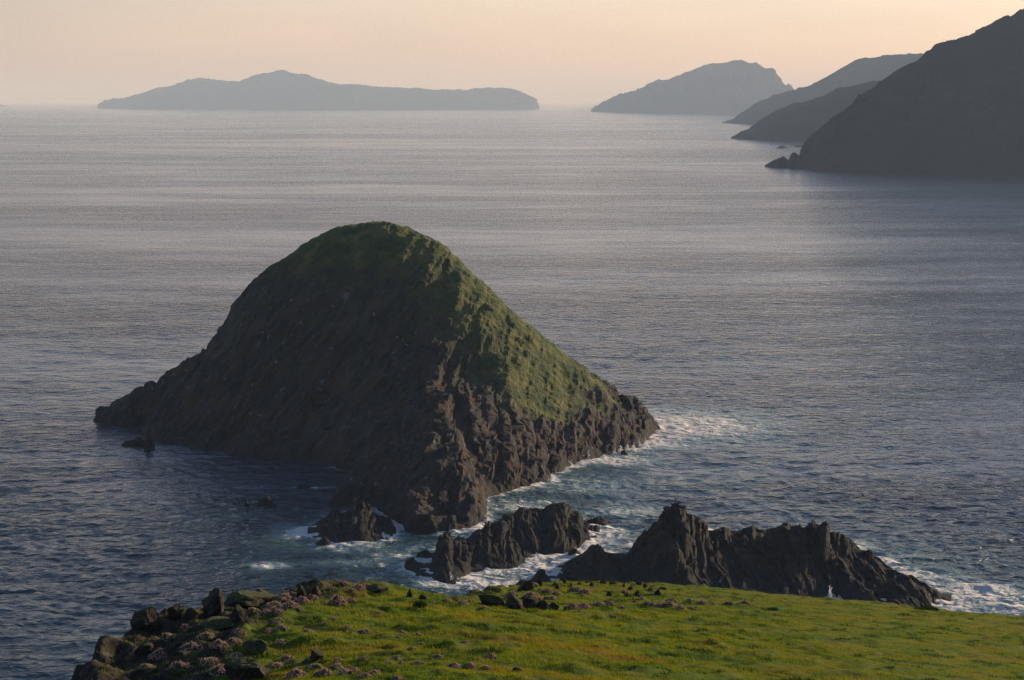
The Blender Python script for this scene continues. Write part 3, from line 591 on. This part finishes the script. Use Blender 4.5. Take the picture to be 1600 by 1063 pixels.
def rough_zone(X, Y):                                        # 1 on the stony left end, 0 on the lawn
    return sstep(-3.0, -8.5, X - (Y - 46) * 0.15)
def ground_z(X, Y, detail=True):
    X = np.asarray(X, float); Y = np.asarray(Y, float)
    Z, d = ground_base(X, Y); rz = rough_zone(X, Y)
    hum = fbm(X / 1.25, Y / 0.95, 0, 3, 90); hum2 = fbm(X / 4.5, Y / 3.5, 0, 2, 93)
    lumps = np.maximum(fbm(X / 0.75, Y / 0.6, 0, 3, 97), 0)
    lawn = sstep(2, 12, X - (Y - 50) * 0.1)
    Z = Z + hum * (0.13 - 0.085 * lawn) + hum2 * 0.10 * (1 - .5 * lawn) + lumps * (0.13 - 0.03 * lawn) + 0.16 * np.maximum(fbm(X / 0.7, Y / 1.0, 5.0, 4, 131) - 0.22, 0)
    Z = Z + rz * (0.32 * fbm(X / 0.9, Y / 0.9, 0, 4, 98, ridge=True) * 0.8)
    return Z, d, rz
def hit(px, py):                                             # where a pixel's ray meets the clifftop
    x, z = ray(px, py); D = np.arange(33, 100, 0.05)
    gz = ground_z(x * D, D)[0]; dd = ground_base(x * D, D)[1]
    below = (CAMH + z * D < gz) & (dd > -0.6)
    k = int(np.argmax(below)) if below.any() else int(np.argmin((CAMH + z * D) - gz + np.where(dd > -.6, 0, 50)))
    return float(x * D[k]), float(D[k]), float(gz[k])

gr = [4.0]
while gr[-1] < 30: gr.append(gr[-1] + 0.5)
while gr[-1] < 62: gr.append(gr[-1] + 0.085)
while gr[-1] < 102: gr.append(gr[-1] + 0.13)
while gr[-1] < 125: gr.append(gr[-1] + 0.8)
gr = np.array(gr)
ga_ = np.concatenate([np.linspace(-1.5, -0.31, 40)[:-1], np.arange(-0.31, 0.31, 0.0013), np.linspace(0.31, 1.5, 60)])
GRR, GT = np.meshgrid(gr, ga_, indexing='ij'); GX, GY = GRR * np.sin(GT), GRR * np.cos(GT)
GZ, GD, GRZ = ground_z(GX, GY)
# crag the cliff side
cl = sstep(0.3, -1.0, GD)
GZ += cl * 0.6 * fbm(GX / 0.8, GY / 1.3, 0, 4, 99, ridge=True)
V = np.stack([GX, GY, np.maximum(GZ, -6)], -1).reshape(-1, 3)
f = grid_faces(*GX.shape, keep=(GZ > -4))
V, f, at = compact(V, f[:, ::-1], {'turf': np.clip(sstep(-0.5, 0.15, GD), 0, 1), 'stony': GRZ})

def ground_mat():
    m, nt, b = new_mat('clifftop_turf'); ge = N(nt, 'ShaderNodeNewGeometry'); pos = ge.outputs['Position']
    tf = N(nt, 'ShaderNodeAttribute', attribute_name='turf').outputs['Fac']; rz = N(nt, 'ShaderNodeAttribute', attribute_name='stony').outputs['Fac']
    n1 = noise(nt, mapping(nt, pos, (0.5, 0.9, 1)), 0.55, 6, 0.62); n2 = noise(nt, pos, 5.0, 5, 0.7); n3 = noise(nt, mapping(nt, pos, (1, 2.0, 1)), 1.4, 5, 0.65)
    g = ramp(nt, [(0.30, (0.040, 0.085, 0.006)), (0.46, (0.085, 0.125, 0.008)), (0.58, (0.125, 0.125, 0.012)), (0.72, (0.150, 0.095, 0.018))], n1)
    g = mix(nt, mrange(nt, n2, 0.45, 0.7, 0, 0.55), g, (0.030, 0.045, 0.006))
    g = mix(nt, mrange(nt, n3, 0.58, 0.72, 0, 0.7), g, (0.026, 0.045, 0.007))  # darker tufts in streaks, with the lawn's shadow flecks put into their colour
    rk = ramp(nt, [(0.3, (0.012, 0.011, 0.010)), (0.55, (0.05, 0.042, 0.032)), (0.75, (0.13, 0.11, 0.085))], noise(nt, pos, 2.5, 7, 0.7))
    rsel = mth(nt, 'ADD', mth(nt, 'MULTIPLY', rz, 0.62), noise(nt, pos, 1.1, 4, 0.6))
    col = mix(nt, mrange(nt, rsel, 0.86, 1.0), g, rk)
    col = mix(nt, mrange(nt, tf, 0.3, 0.7), rk, col)
    L(nt, col, b.inputs['Base Color']); b.inputs['Roughness'].default_value = 0.95; b.inputs['Specular IOR Level'].default_value = 0.1
    bump(nt, noise(nt, pos, 9.0, 6, 0.75), 0.8, 0.06, b); return m
ground = mesh_np('ground', V, f, ground_mat(), attrs=at)
tag(ground, 'green clifftop turf with a dark stony left flank', 'ground', None, 'structure')

# short grass all over it
def blades_mat(name, stops, trans=0.35, scale=0.5):
    m, nt, b = new_mat(name); ge = N(nt, 'ShaderNodeNewGeometry'); pos = ge.outputs['Position']
    n1 = noise(nt, mapping(nt, pos, (0.5, 0.9, 1)), scale, 6, 0.62)
    r = N(nt, 'ShaderNodeAttribute', attribute_name='tone').outputs['Fac']
    c = ramp(nt, stops, mth(nt, 'ADD', n1, mth(nt, 'MULTIPLY', mth(nt, 'SUBTRACT', r, 0.5), 0.22)))
    L(nt, c, b.inputs['Base Color']); b.inputs['Roughness'].default_value = 0.8; b.inputs['Specular IOR Level'].default_value = 0.15
    tr = N(nt, 'ShaderNodeBsdfTranslucent'); L(nt, c, tr.inputs[0]); mx = N(nt, 'ShaderNodeMixShader'); mx.inputs[0].default_value = trans
    L(nt, b.outputs[0], mx.inputs[1]); L(nt, tr.outputs[0], mx.inputs[2]); L(nt, mx.outputs[0], nt.nodes['Material Output'].inputs[0]); return m
M_GRASS = blades_mat('grass_blades', [(0.22, (0.022, 0.045, 0.004)), (0.34, (0.075, 0.140, 0.003)), (0.47, (0.20, 0.245, 0.003)), (0.60, (0.28, 0.25, 0.005)), (0.74, (0.28, 0.15, 0.014))], scale=0.55)
def blades(X, Y, Z, hgt, wid, lean, seed):
    rg = np.random.default_rng(seed); n = len(X); a = rg.random(n) * 6.283; hh = hgt * rg.uniform(.6, 1.3, n); ww = wid * rg.uniform(.7, 1.3, n)
    lx, ly = rg.normal(0, lean, n) - 0.25, rg.normal(0, lean, n) - 0.15
    b0 = np.stack([X - np.cos(a) * ww, Y - np.sin(a) * ww, Z - 0.02], 1); b1 = np.stack([X + np.cos(a) * ww, Y + np.sin(a) * ww, Z - 0.02], 1)
    t = np.stack([X + lx * hh, Y + ly * hh, Z + hh], 1)
    V = np.stack([b0, b1, t], 1).reshape(-1, 3); Fc = np.arange(3 * n).reshape(n, 3)
    tone = np.repeat(rg.random(n), 3); return V, Fc, tone
n = 800000
rad = rng.uniform(33, 99, n) ; ang = rng.uniform(-0.29, 0.30, n)
bx, by = rad * np.sin(ang), rad * np.cos(ang)
bz, bd, brz = ground_z(bx, by)
dens = fbm(bx / 0.6, by / 0.5, 0, 3, 110)
keep = (bd > -0.15) & (rng.random(n) > brz * 0.75) & (dens > -0.35)
bx, by, bz, brz, dens, rad = [q[keep] for q in (bx, by, bz, brz, dens, rad)]
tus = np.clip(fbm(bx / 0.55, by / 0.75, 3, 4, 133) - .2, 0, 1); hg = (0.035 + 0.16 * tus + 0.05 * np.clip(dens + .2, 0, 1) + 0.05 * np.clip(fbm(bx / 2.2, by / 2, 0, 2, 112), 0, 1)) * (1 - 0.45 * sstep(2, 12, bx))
V, f, tone = blades(bx, by, bz, hg, 0.006 + rad * 0.00012, 0.35, 3); tone = tone - np.repeat(np.clip(tus * 5, 0, 1.3), 3)  # tussock shading painted in: blades of taller tufts get a darker tone
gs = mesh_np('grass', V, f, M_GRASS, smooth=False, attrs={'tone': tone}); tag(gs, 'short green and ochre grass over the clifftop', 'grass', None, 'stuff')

# boulders on the clifftop
def ico(sub=4):
    import bmesh
    bm = bmesh.new(); bmesh.ops.create_icosphere(bm, subdivisions=sub, radius=1.0)
    V = np.array([v.co[:] for v in bm.verts]); Fc = np.array([[v.index for v in f.verts] for f in bm.faces]); bm.free(); return V, Fc
ICO5, ICO4, ICO1 = ico(5), ico(4), ico(1)
def boulder(label, px, py, wpx, hpx, depth=0.8, tilt=0.0, seed=1, cat='boulder', group='boulders along the clifftop', sink=0.42, pointy=0.0, cuts=9, mat=None, block=0.0):
    x, y, z = hit(px, py); m = y / F; rx, rz = wpx * m / 2, hpx * m
    V, Fc = ICO5; rg = np.random.default_rng(seed); p = V.copy()
    if block: p = np.sign(p) * np.abs(p) ** (1 - block)
    for k in range(cuts):                                    # chop planes off for angular faces
        nrm = rg.normal(size=3); nrm /= np.linalg.norm(nrm); h = rg.uniform(.55, .82); dd = p @ nrm
        p = p - np.outer(np.maximum(dd - h, 0), nrm)
    p /= np.abs(p).max(0)
    p[:, 0] *= 1 - pointy * np.clip(p[:, 2], -0.3, 1); p[:, 1] *= 1 - pointy * np.clip(p[:, 2], -0.3, 1)
    r = fbm(p[:, 0] * 2.2, p[:, 1] * 2.2, p[:, 2] * 2.2, 5, seed, 0.6) * 0.16 + fbm(p[:, 0] * 7, p[:, 1] * 3, p[:, 2] * 2, 4, seed + 3, .6, ridge=True) * 0.06
    p = p * (1 + r[:, None])
    p = p * [rx, rx * depth, rz * 0.5 * (1 + sink)]
    p[:, 0] += tilt * p[:, 2]
    p[:, 2] += rz * 0.5 * (1 - sink)
    o = mesh_np('boulder', p, Fc, mat or M_NEARROCK, smooth=False); o.location = (x, y + rx * depth * .6, z)
    return tag(o, label, cat, group)
BL = [
 ('big dark boulder at the left brink, lit on its right face', 227, 988, 52, 46, .8, .1, 0.15),
 ('narrow upright slab between the leftmost big boulder and the square block', 273, 967, 24, 28, .7, 0, .25),
 ('low lumpy boulder between upright slab and square block', 299, 968, 24, 17, .9, 0, .1),
 ('square block of rock capped with pink thrift on the left brink', 330, 966, 38, 42, .8, 0.05, .03),
 ('long mossy outcrop running right from the square block', 392, 953, 88, 24, .8, 0, .0),
 ('small grey stone capping the right end of the mossy outcrop', 408, 929, 20, 11, .8, 0, .1),
 ('small standing stone alone on the skyline of the knoll', 470, 931, 13, 17, .7, 0, .2),
 ('leaning grey stone with thrift behind it, right of the standing stone', 490, 931, 22, 18, .8, .3, .3),
 ('pale lump of rock on the knoll skyline near its top', 590, 927, 34, 12, .9, 0, .1),
 ('tiny pointed stone on the right shoulder of the knoll', 640, 934, 9, 13, .8, 0, .4),
 ('tiny low stone just right of the pointed one on the knoll', 660, 938, 14, 8, .8, 0, .1),
 ('long tilted pale slab sticking out of the turf', 766, 946, 46, 16, .5, -1.0, .1),
 ('largest dark block of the broken outcrop right of the tilted pale slab', 803, 952, 30, 19, .7, 0, .0),
 ('second dark block of the broken outcrop, capped with thrift', 826, 952, 26, 18, .7, 0.1, .05),
 ('third dark block of the broken outcrop, low and cracked', 848, 953, 24, 15, .7, 0, .1),
 ('smallest dark block at the right end of the broken outcrop', 866, 954, 20, 12, .7, -.1, .1),
 ('hunched grey stone with pink thrift at the lawn edge above the outcrop', 822, 924, 24, 16, .8, .2, .3),
 ('upright pointed stone at the lawn edge', 843, 916, 9, 11, .8, 0, .4),
 ('dark wet-looking stone half sunk in the stony left slope', 372, 972, 28, 28, .8, 0, .2),
 ('pale cracked boulder in the middle of the stony left slope', 397, 1022, 44, 20, .8, 0, .05),
 ('grey split boulder in the grass by thrift cushions', 494, 1034, 30, 20, .8, .0, .1),
 ('dark craggy rock at the bottom edge of the stony slope', 385, 1062, 70, 30, .8, 0, .1),
 ('long dark rock half buried on the shaded left slope', 290, 1040, 60, 18, .8, 0, 0),
 ('dark rock at the brink low on the far left', 226, 1026, 36, 18, .8, .1, .1),
 ('dark rock poking from the left brink near the bottom', 222, 1062, 40, 16, .8, .1, .1),
 ('low dark ledge under the square block', 335, 985, 70, 14, .8, 0, 0),
 ('small dark pyramid of stone alone in the low lawn', 808, 1052, 16, 9, .8, -.3, .5),
]
for k, (lb, px, py, ww_, hh_, dp, tl, pt) in enumerate(BL):
    boulder(lb, px, py, ww_, hh_, dp, tl, 200 + k, pointy=pt, block=.45 if 'block' in lb[:14] or 'upright' in lb[:16] or 'slab' in lb else 0, cuts=4 if lb.startswith('square') else 9)
lawn_st = [(868, 915), (882, 912), (893, 918), (905, 914), (918, 911), (925, 917), (942, 913), (958, 914), (975, 918), (986, 922), (998, 915), (1008, 919), (1017, 924), (952, 932), (981, 934), (996, 933), (871, 921), (1036, 922), (1028, 930)]
for k, (px, py) in enumerate(lawn_st):
    boulder('small grey stone scattered on the far lawn edge', px, py, random.uniform(6, 15), random.uniform(4, 9), .8, 0, 240 + k, cat='stone', group='small stones on the far lawn edge', pointy=random.choice([.1, .3, .4]))

from mathutils.bvhtree import BVHTree
_m = isl.data; bv = BVHTree.FromPolygons([v.co[:] for v in _m.vertices], [p.vertices[:] for p in _m.polygons])
def isle_slab(label, px, py, wpx, hpx, tint, seed):
    x, z = ray(px, py); d = Vector((float(x), 1, float(z))).normalized(); h = bv.ray_cast(Vector((0, 0, CAMH)), d)
    if h[0] is None: return
    m = h[0].y / F; V, Fc = ICO4; p = np.sign(V) * np.abs(V) ** .7; rg = np.random.default_rng(seed)
    for k in range(6):
        nrm = rg.normal(size=3); nrm /= np.linalg.norm(nrm); dd = p @ nrm; p = p - np.outer(np.maximum(dd - .65, 0), nrm)
    p = p * [wpx * m / 2, .5, hpx * m / 2]; p[:, 0] += .35 * p[:, 2]
    o = mesh_np('boulder', p, Fc, tint, smooth=False); o.location = h[0] + Vector(h[1]) * .1
    tag(o, label, 'boulder', 'bare rock slabs on the island slope')
M_LIME = rock_mat('pale_bare_rock', fx=3, ft=1, tint=(7, 7, 7), wet=False, grass=False)
isle_slab('pale grey slab high on the shaded left face of the island', 542, 463, 15, 15, M_LIME, 1)
isle_slab('small brownish slab right of the pale one, high on the island face', 603, 459, 10, 9, M_NEARROCK, 2)

for k, (px, py, ww_, tw) in enumerate([(470, 505, 7, 0), (432, 566, 6, 0), (395, 602, 6, 0), (586, 522, 7, 1), (640, 562, 8, 1), (352, 592, 5, 0), (520, 545, 6, 0), (668, 498, 8, 1), (620, 600, 7, 1), (455, 470, 6, 0), (500, 610, 6, 0), (540, 580, 6, 1), (410, 520, 6, 0)]):
    isle_slab('small bare stone scattered on the shaded face of the island', px, py, ww_, ww_ * .8, M_LIME if tw == 0 else M_NEARROCK, 10 + k)
# thrift cushions: green dome with pink heads
def flat_mat(name, c1, c2, scale, rough=0.9):
    m, nt, b = new_mat(name); ge = N(nt, 'ShaderNodeNewGeometry')
    c = ramp(nt, [(0.35, c1), (0.65, c2)], noise(nt, ge.outputs['Position'], scale, 4, 0.7)); L(nt, c, b.inputs['Base Color'])
    b.inputs['Roughness'].default_value = rough; b.inputs['Specular IOR Level'].default_value = 0.1; return m
M_CUSH = flat_mat('cushion_green', (0.03, 0.045, 0.015), (0.075, 0.08, 0.03), 14)
M_PINK = flat_mat('thrift_pink', (0.62, 0.28, 0.30), (0.80, 0.48, 0.45), 10)
M_PALE = flat_mat('thrift_faded', (0.55, 0.36, 0.28), (0.72, 0.50, 0.40), 10)
def cushion_proto(seed, heads, mat):
    rg = np.random.default_rng(seed); V, Fc = ICO4; p = V * [1, 1, 1]
    p = p * (1 + 0.42 * fbm(p[:, 0] * 2.2, p[:, 1] * 2.2, p[:, 2] * 2.2, 4, seed)[:, None] + .05 * fbm(p[:, 0] * 11, p[:, 1] * 11, p[:, 2] * 11, 2, seed)[:, None])
    keepv = V[:, 2] > -0.35; p[:, 2] *= 0.5
    dome = mesh_np('foliage', p, Fc[keepv[Fc].all(1)], M_CUSH)
    me1 = dome.data; bpy.data.objects.remove(dome)
    idx = np.where(V[:, 2] > 0.12)[0]; ch = rg.choice(idx, heads); cen = p[ch] * rg.uniform(1.0, 1.12, (heads, 1)) + rg.normal(0, .05, (heads, 3)) * [1, 1, .4]
    msk = fbm(cen[:, 0] * 1.6, cen[:, 1] * 1.6, 0, 2, seed + 5) > -0.4; cen = cen[msk]
    iv, fi = ICO1; s = rg.uniform(.022, .045, len(cen))
    HV = (iv[None] * s[:, None, None] * [1, 1, .8] + cen[:, None]).reshape(-1, 3); HF = (fi[None] + (np.arange(len(cen)) * len(iv))[:, None, None]).reshape(-1, 3)
    fl = mesh_np('flower_heads', HV, HF, mat); me2 = fl.data; bpy.data.objects.remove(fl)
    return me1, me2
PROTO = [cushion_proto(300 + k, 420, M_PINK if k < 3 else M_PALE) for k in range(5)]
def cushion(label, px, py, wpx, hpx=None, pal=None, group='pink thrift cushions on the clifftop'):
    wpx *= 0.85; x, y, z = hit(px, py); m = y / F; rx = wpx * m / 2; h = (hpx or wpx * 0.34) * m
    r = bpy.data.objects.new('thrift_cushion', None); r.empty_display_size = 0.1; sc.collection.objects.link(r)
    r.location = (x, y + rx * .5, z - 0.02); r.rotation_euler = (0, 0, random.uniform(0, 6.28)); tag(r, label, 'flower cushion', group)
    a, b = PROTO[pal if pal is not None else random.randrange(5)]
    for nm, me in (('foliage', a), ('blossom', b)):
        c = bpy.data.objects.new(nm, me); c.parent = r; c['kind'] = 'stuff' if nm == 'blossom' else 'thing'; c.scale = (rx, rx * random.uniform(.7, .95), h / 0.5 * .9); sc.collection.objects.link(c)
NAMED = [
 ('thrift tuft growing on top of the square block', 332, 930, 34, 10), ('large rounded pink cushion at the dark hollow below the knoll top', 528, 948, 34, 16), ('olive dome on the knoll skyline beside the pink patch', 535, 918, 20, 9),
 ('bright pink cushion alone low on the middle lawn', 766, 1030, 26, 8), ('thrift mound on the stone right of the standing stone', 501, 920, 18, 9), ('faded cushion highest on the middle slope near the crest', 596, 960, 10, 4)]
for a in NAMED: cushion(*a)
Z1 = [(440, 940, 34), (455, 935, 30), (425, 952, 38), (452, 950, 34), (470, 942, 30), (466, 955, 20), (488, 936, 22), (415, 962, 30), (395, 958, 28), (436, 961, 26), (548, 942, 24), (560, 921, 26), (573, 919, 22), (550, 925, 18)]
for p in Z1: cushion('pink thrift cushion in the thick drift along the knoll crest', *p)
Z2 = [(541, 984, 22), (569, 990, 24), (628, 990, 18), (622, 998, 14), (653, 994, 18), (658, 1009, 18), (644, 1016, 18), (566, 1034, 22), (605, 1038, 18), (628, 1038, 16), (684, 1030, 26), (655, 1038, 22), (710, 1043, 26), (735, 1043, 26), (726, 1006, 18),
      (740, 1011, 10), (693, 1018, 14), (787, 1010, 16), (712, 1046, 18), (520, 970, 18), (508, 978, 14), (804, 983, 10), (618, 1032, 22), (760, 1046, 20)]
for p in Z2: cushion('pink thrift cushion scattered on the grass slope in the lower middle', *p)
Z3 = [(490, 1048, 36), (525, 1050, 36), (550, 1052, 30), (585, 1055, 26), (505, 1058, 40), (462, 1060, 40), (540, 1058, 40), (570, 1060, 26), (430, 1045, 34), (372, 1030, 34), (345, 1055, 50), (410, 1058, 40), (620, 1062, 22), (480, 1036, 20), (528, 1036, 24), (448, 1032, 26)]
for p in Z3: cushion('pink thrift cushion in the dense patches by the bottom edge', *p)
Z4 = [(345, 978, 22), (320, 1000, 34), (290, 985, 28), (262, 1000, 34), (300, 1018, 44), (340, 1012, 34), (246, 1030, 40), (280, 1048, 44), (365, 1005, 28), (230, 1050, 36), (375, 990, 24), (325, 1040, 40), (440, 1008, 28), (210, 1058, 30), (420, 990, 26), (355, 1020, 26), (440, 985, 26), (480, 990, 24), (430, 975, 30)]
for p in Z4: cushion('shaded mauve thrift cushion on the dark left slope', *p)
Z5 = [(833, 917, 20), (855, 928, 26), (900, 924, 24), (915, 928, 24), (910, 933, 16), (893, 953, 30), (912, 951, 26), (936, 948, 22), (952, 947, 24), (972, 952, 18), (1015, 948, 26), (1030, 950, 24), (1048, 942, 22), (1045, 948, 26), (1063, 953, 24),
      (1083, 954, 20), (1078, 942, 20), (1098, 944, 20), (1140, 945, 18), (1165, 944, 18), (957, 966, 18), (722, 945, 24), (735, 942, 20), (756, 951, 14), (698, 941, 18), (800, 935, 30), (830, 937, 34), (860, 938, 24), (870, 930, 20), (975, 928, 18), (992, 942, 14), (1115, 946, 14), (1003, 938, 16)]
for p in Z5: cushion('low pink thrift cushion on the far lawn beyond the knoll', *p)

# dark rush tufts
M_RUSH = blades_mat('rush_blades', [(0.3, (0.012, 0.03, 0.010)), (0.6, (0.03, 0.06, 0.015))], 0.2)
def tuft(label, px, py, wpx, hpx, n=260, seed=1):
    x, y, z = hit(px, py); m = y / F; rg = np.random.default_rng(seed); r = wpx * m / 2
    a = rg.random(n) * 6.283; q = np.sqrt(rg.random(n)) * r * .75; X, Y = q * np.cos(a), q * np.sin(a) * .8
    h = hpx * m * rg.uniform(.6, 1.1, n) * (1 - .5 * (q / r) ** 2); wd = 0.008
    b0 = np.stack([X - wd, Y, 0 * X - .03], 1); b1 = np.stack([X + wd, Y, 0 * X - .03], 1); t = np.stack([X * 1.5 + rg.normal(0, .02, n), Y * 1.5, h], 1)
    V = np.stack([b0, b1, t], 1).reshape(-1, 3)
    o = mesh_np('grass_tuft', V, np.arange(3 * n).reshape(n, 3), M_RUSH, smooth=False, attrs={'tone': np.repeat(rg.random(n), 3)}); o.location = (x, y, z)
    tag(o, label, 'grass tuft', 'dark rush tufts')
tuft('round dark green tuft alone on the crest of the knoll', 656, 950, 22, 14, 500, 1)
tuft('dark low tuft near the right end of the lawn crest', 1448, 953, 46, 7, 600, 2)
tuft('small dark tuft on the open far lawn', 1208, 953, 20, 5, 200, 3)
tuft('dark tuft on the far lawn left of the thrift drift', 948, 943, 18, 6, 200, 4)

# ------------------------------------------------------------------ evening haze
me = bpy.data.meshes.new('haze')
X0 = 76000; z0, z1 = -14, 470
vs = [(a * X0, b * X0, c) for c in (z0, z1) for b in (-1, 1) for a in (-1, 1)]
me.from_pydata(vs, [], [(0, 2, 3, 1), (4, 5, 7, 6), (0, 1, 5, 4), (2, 6, 7, 3), (0, 4, 6, 2), (1, 3, 7, 5)])
ho = bpy.data.objects.new('haze', me); sc.collection.objects.link(ho); tag(ho, 'thin pale evening haze over the sea', 'haze', None, 'stuff')
m = bpy.data.materials.new('haze'); m.use_nodes = True; nt = m.node_tree; nt.nodes.clear()
pv = N(nt, 'ShaderNodeVolumePrincipled'); pv.inputs['Color'].default_value = (0.57, 0.73, 0.97, 1); pv.inputs['Density'].default_value = 0.74e-4
pv.inputs['Absorption Color'].default_value = (1, 1, 1, 1); pv.inputs['Anisotropy'].default_value = 0.05
ou = N(nt, 'ShaderNodeOutputMaterial'); L(nt, pv.outputs[0], ou.inputs['Volume']); me.materials.append(m)
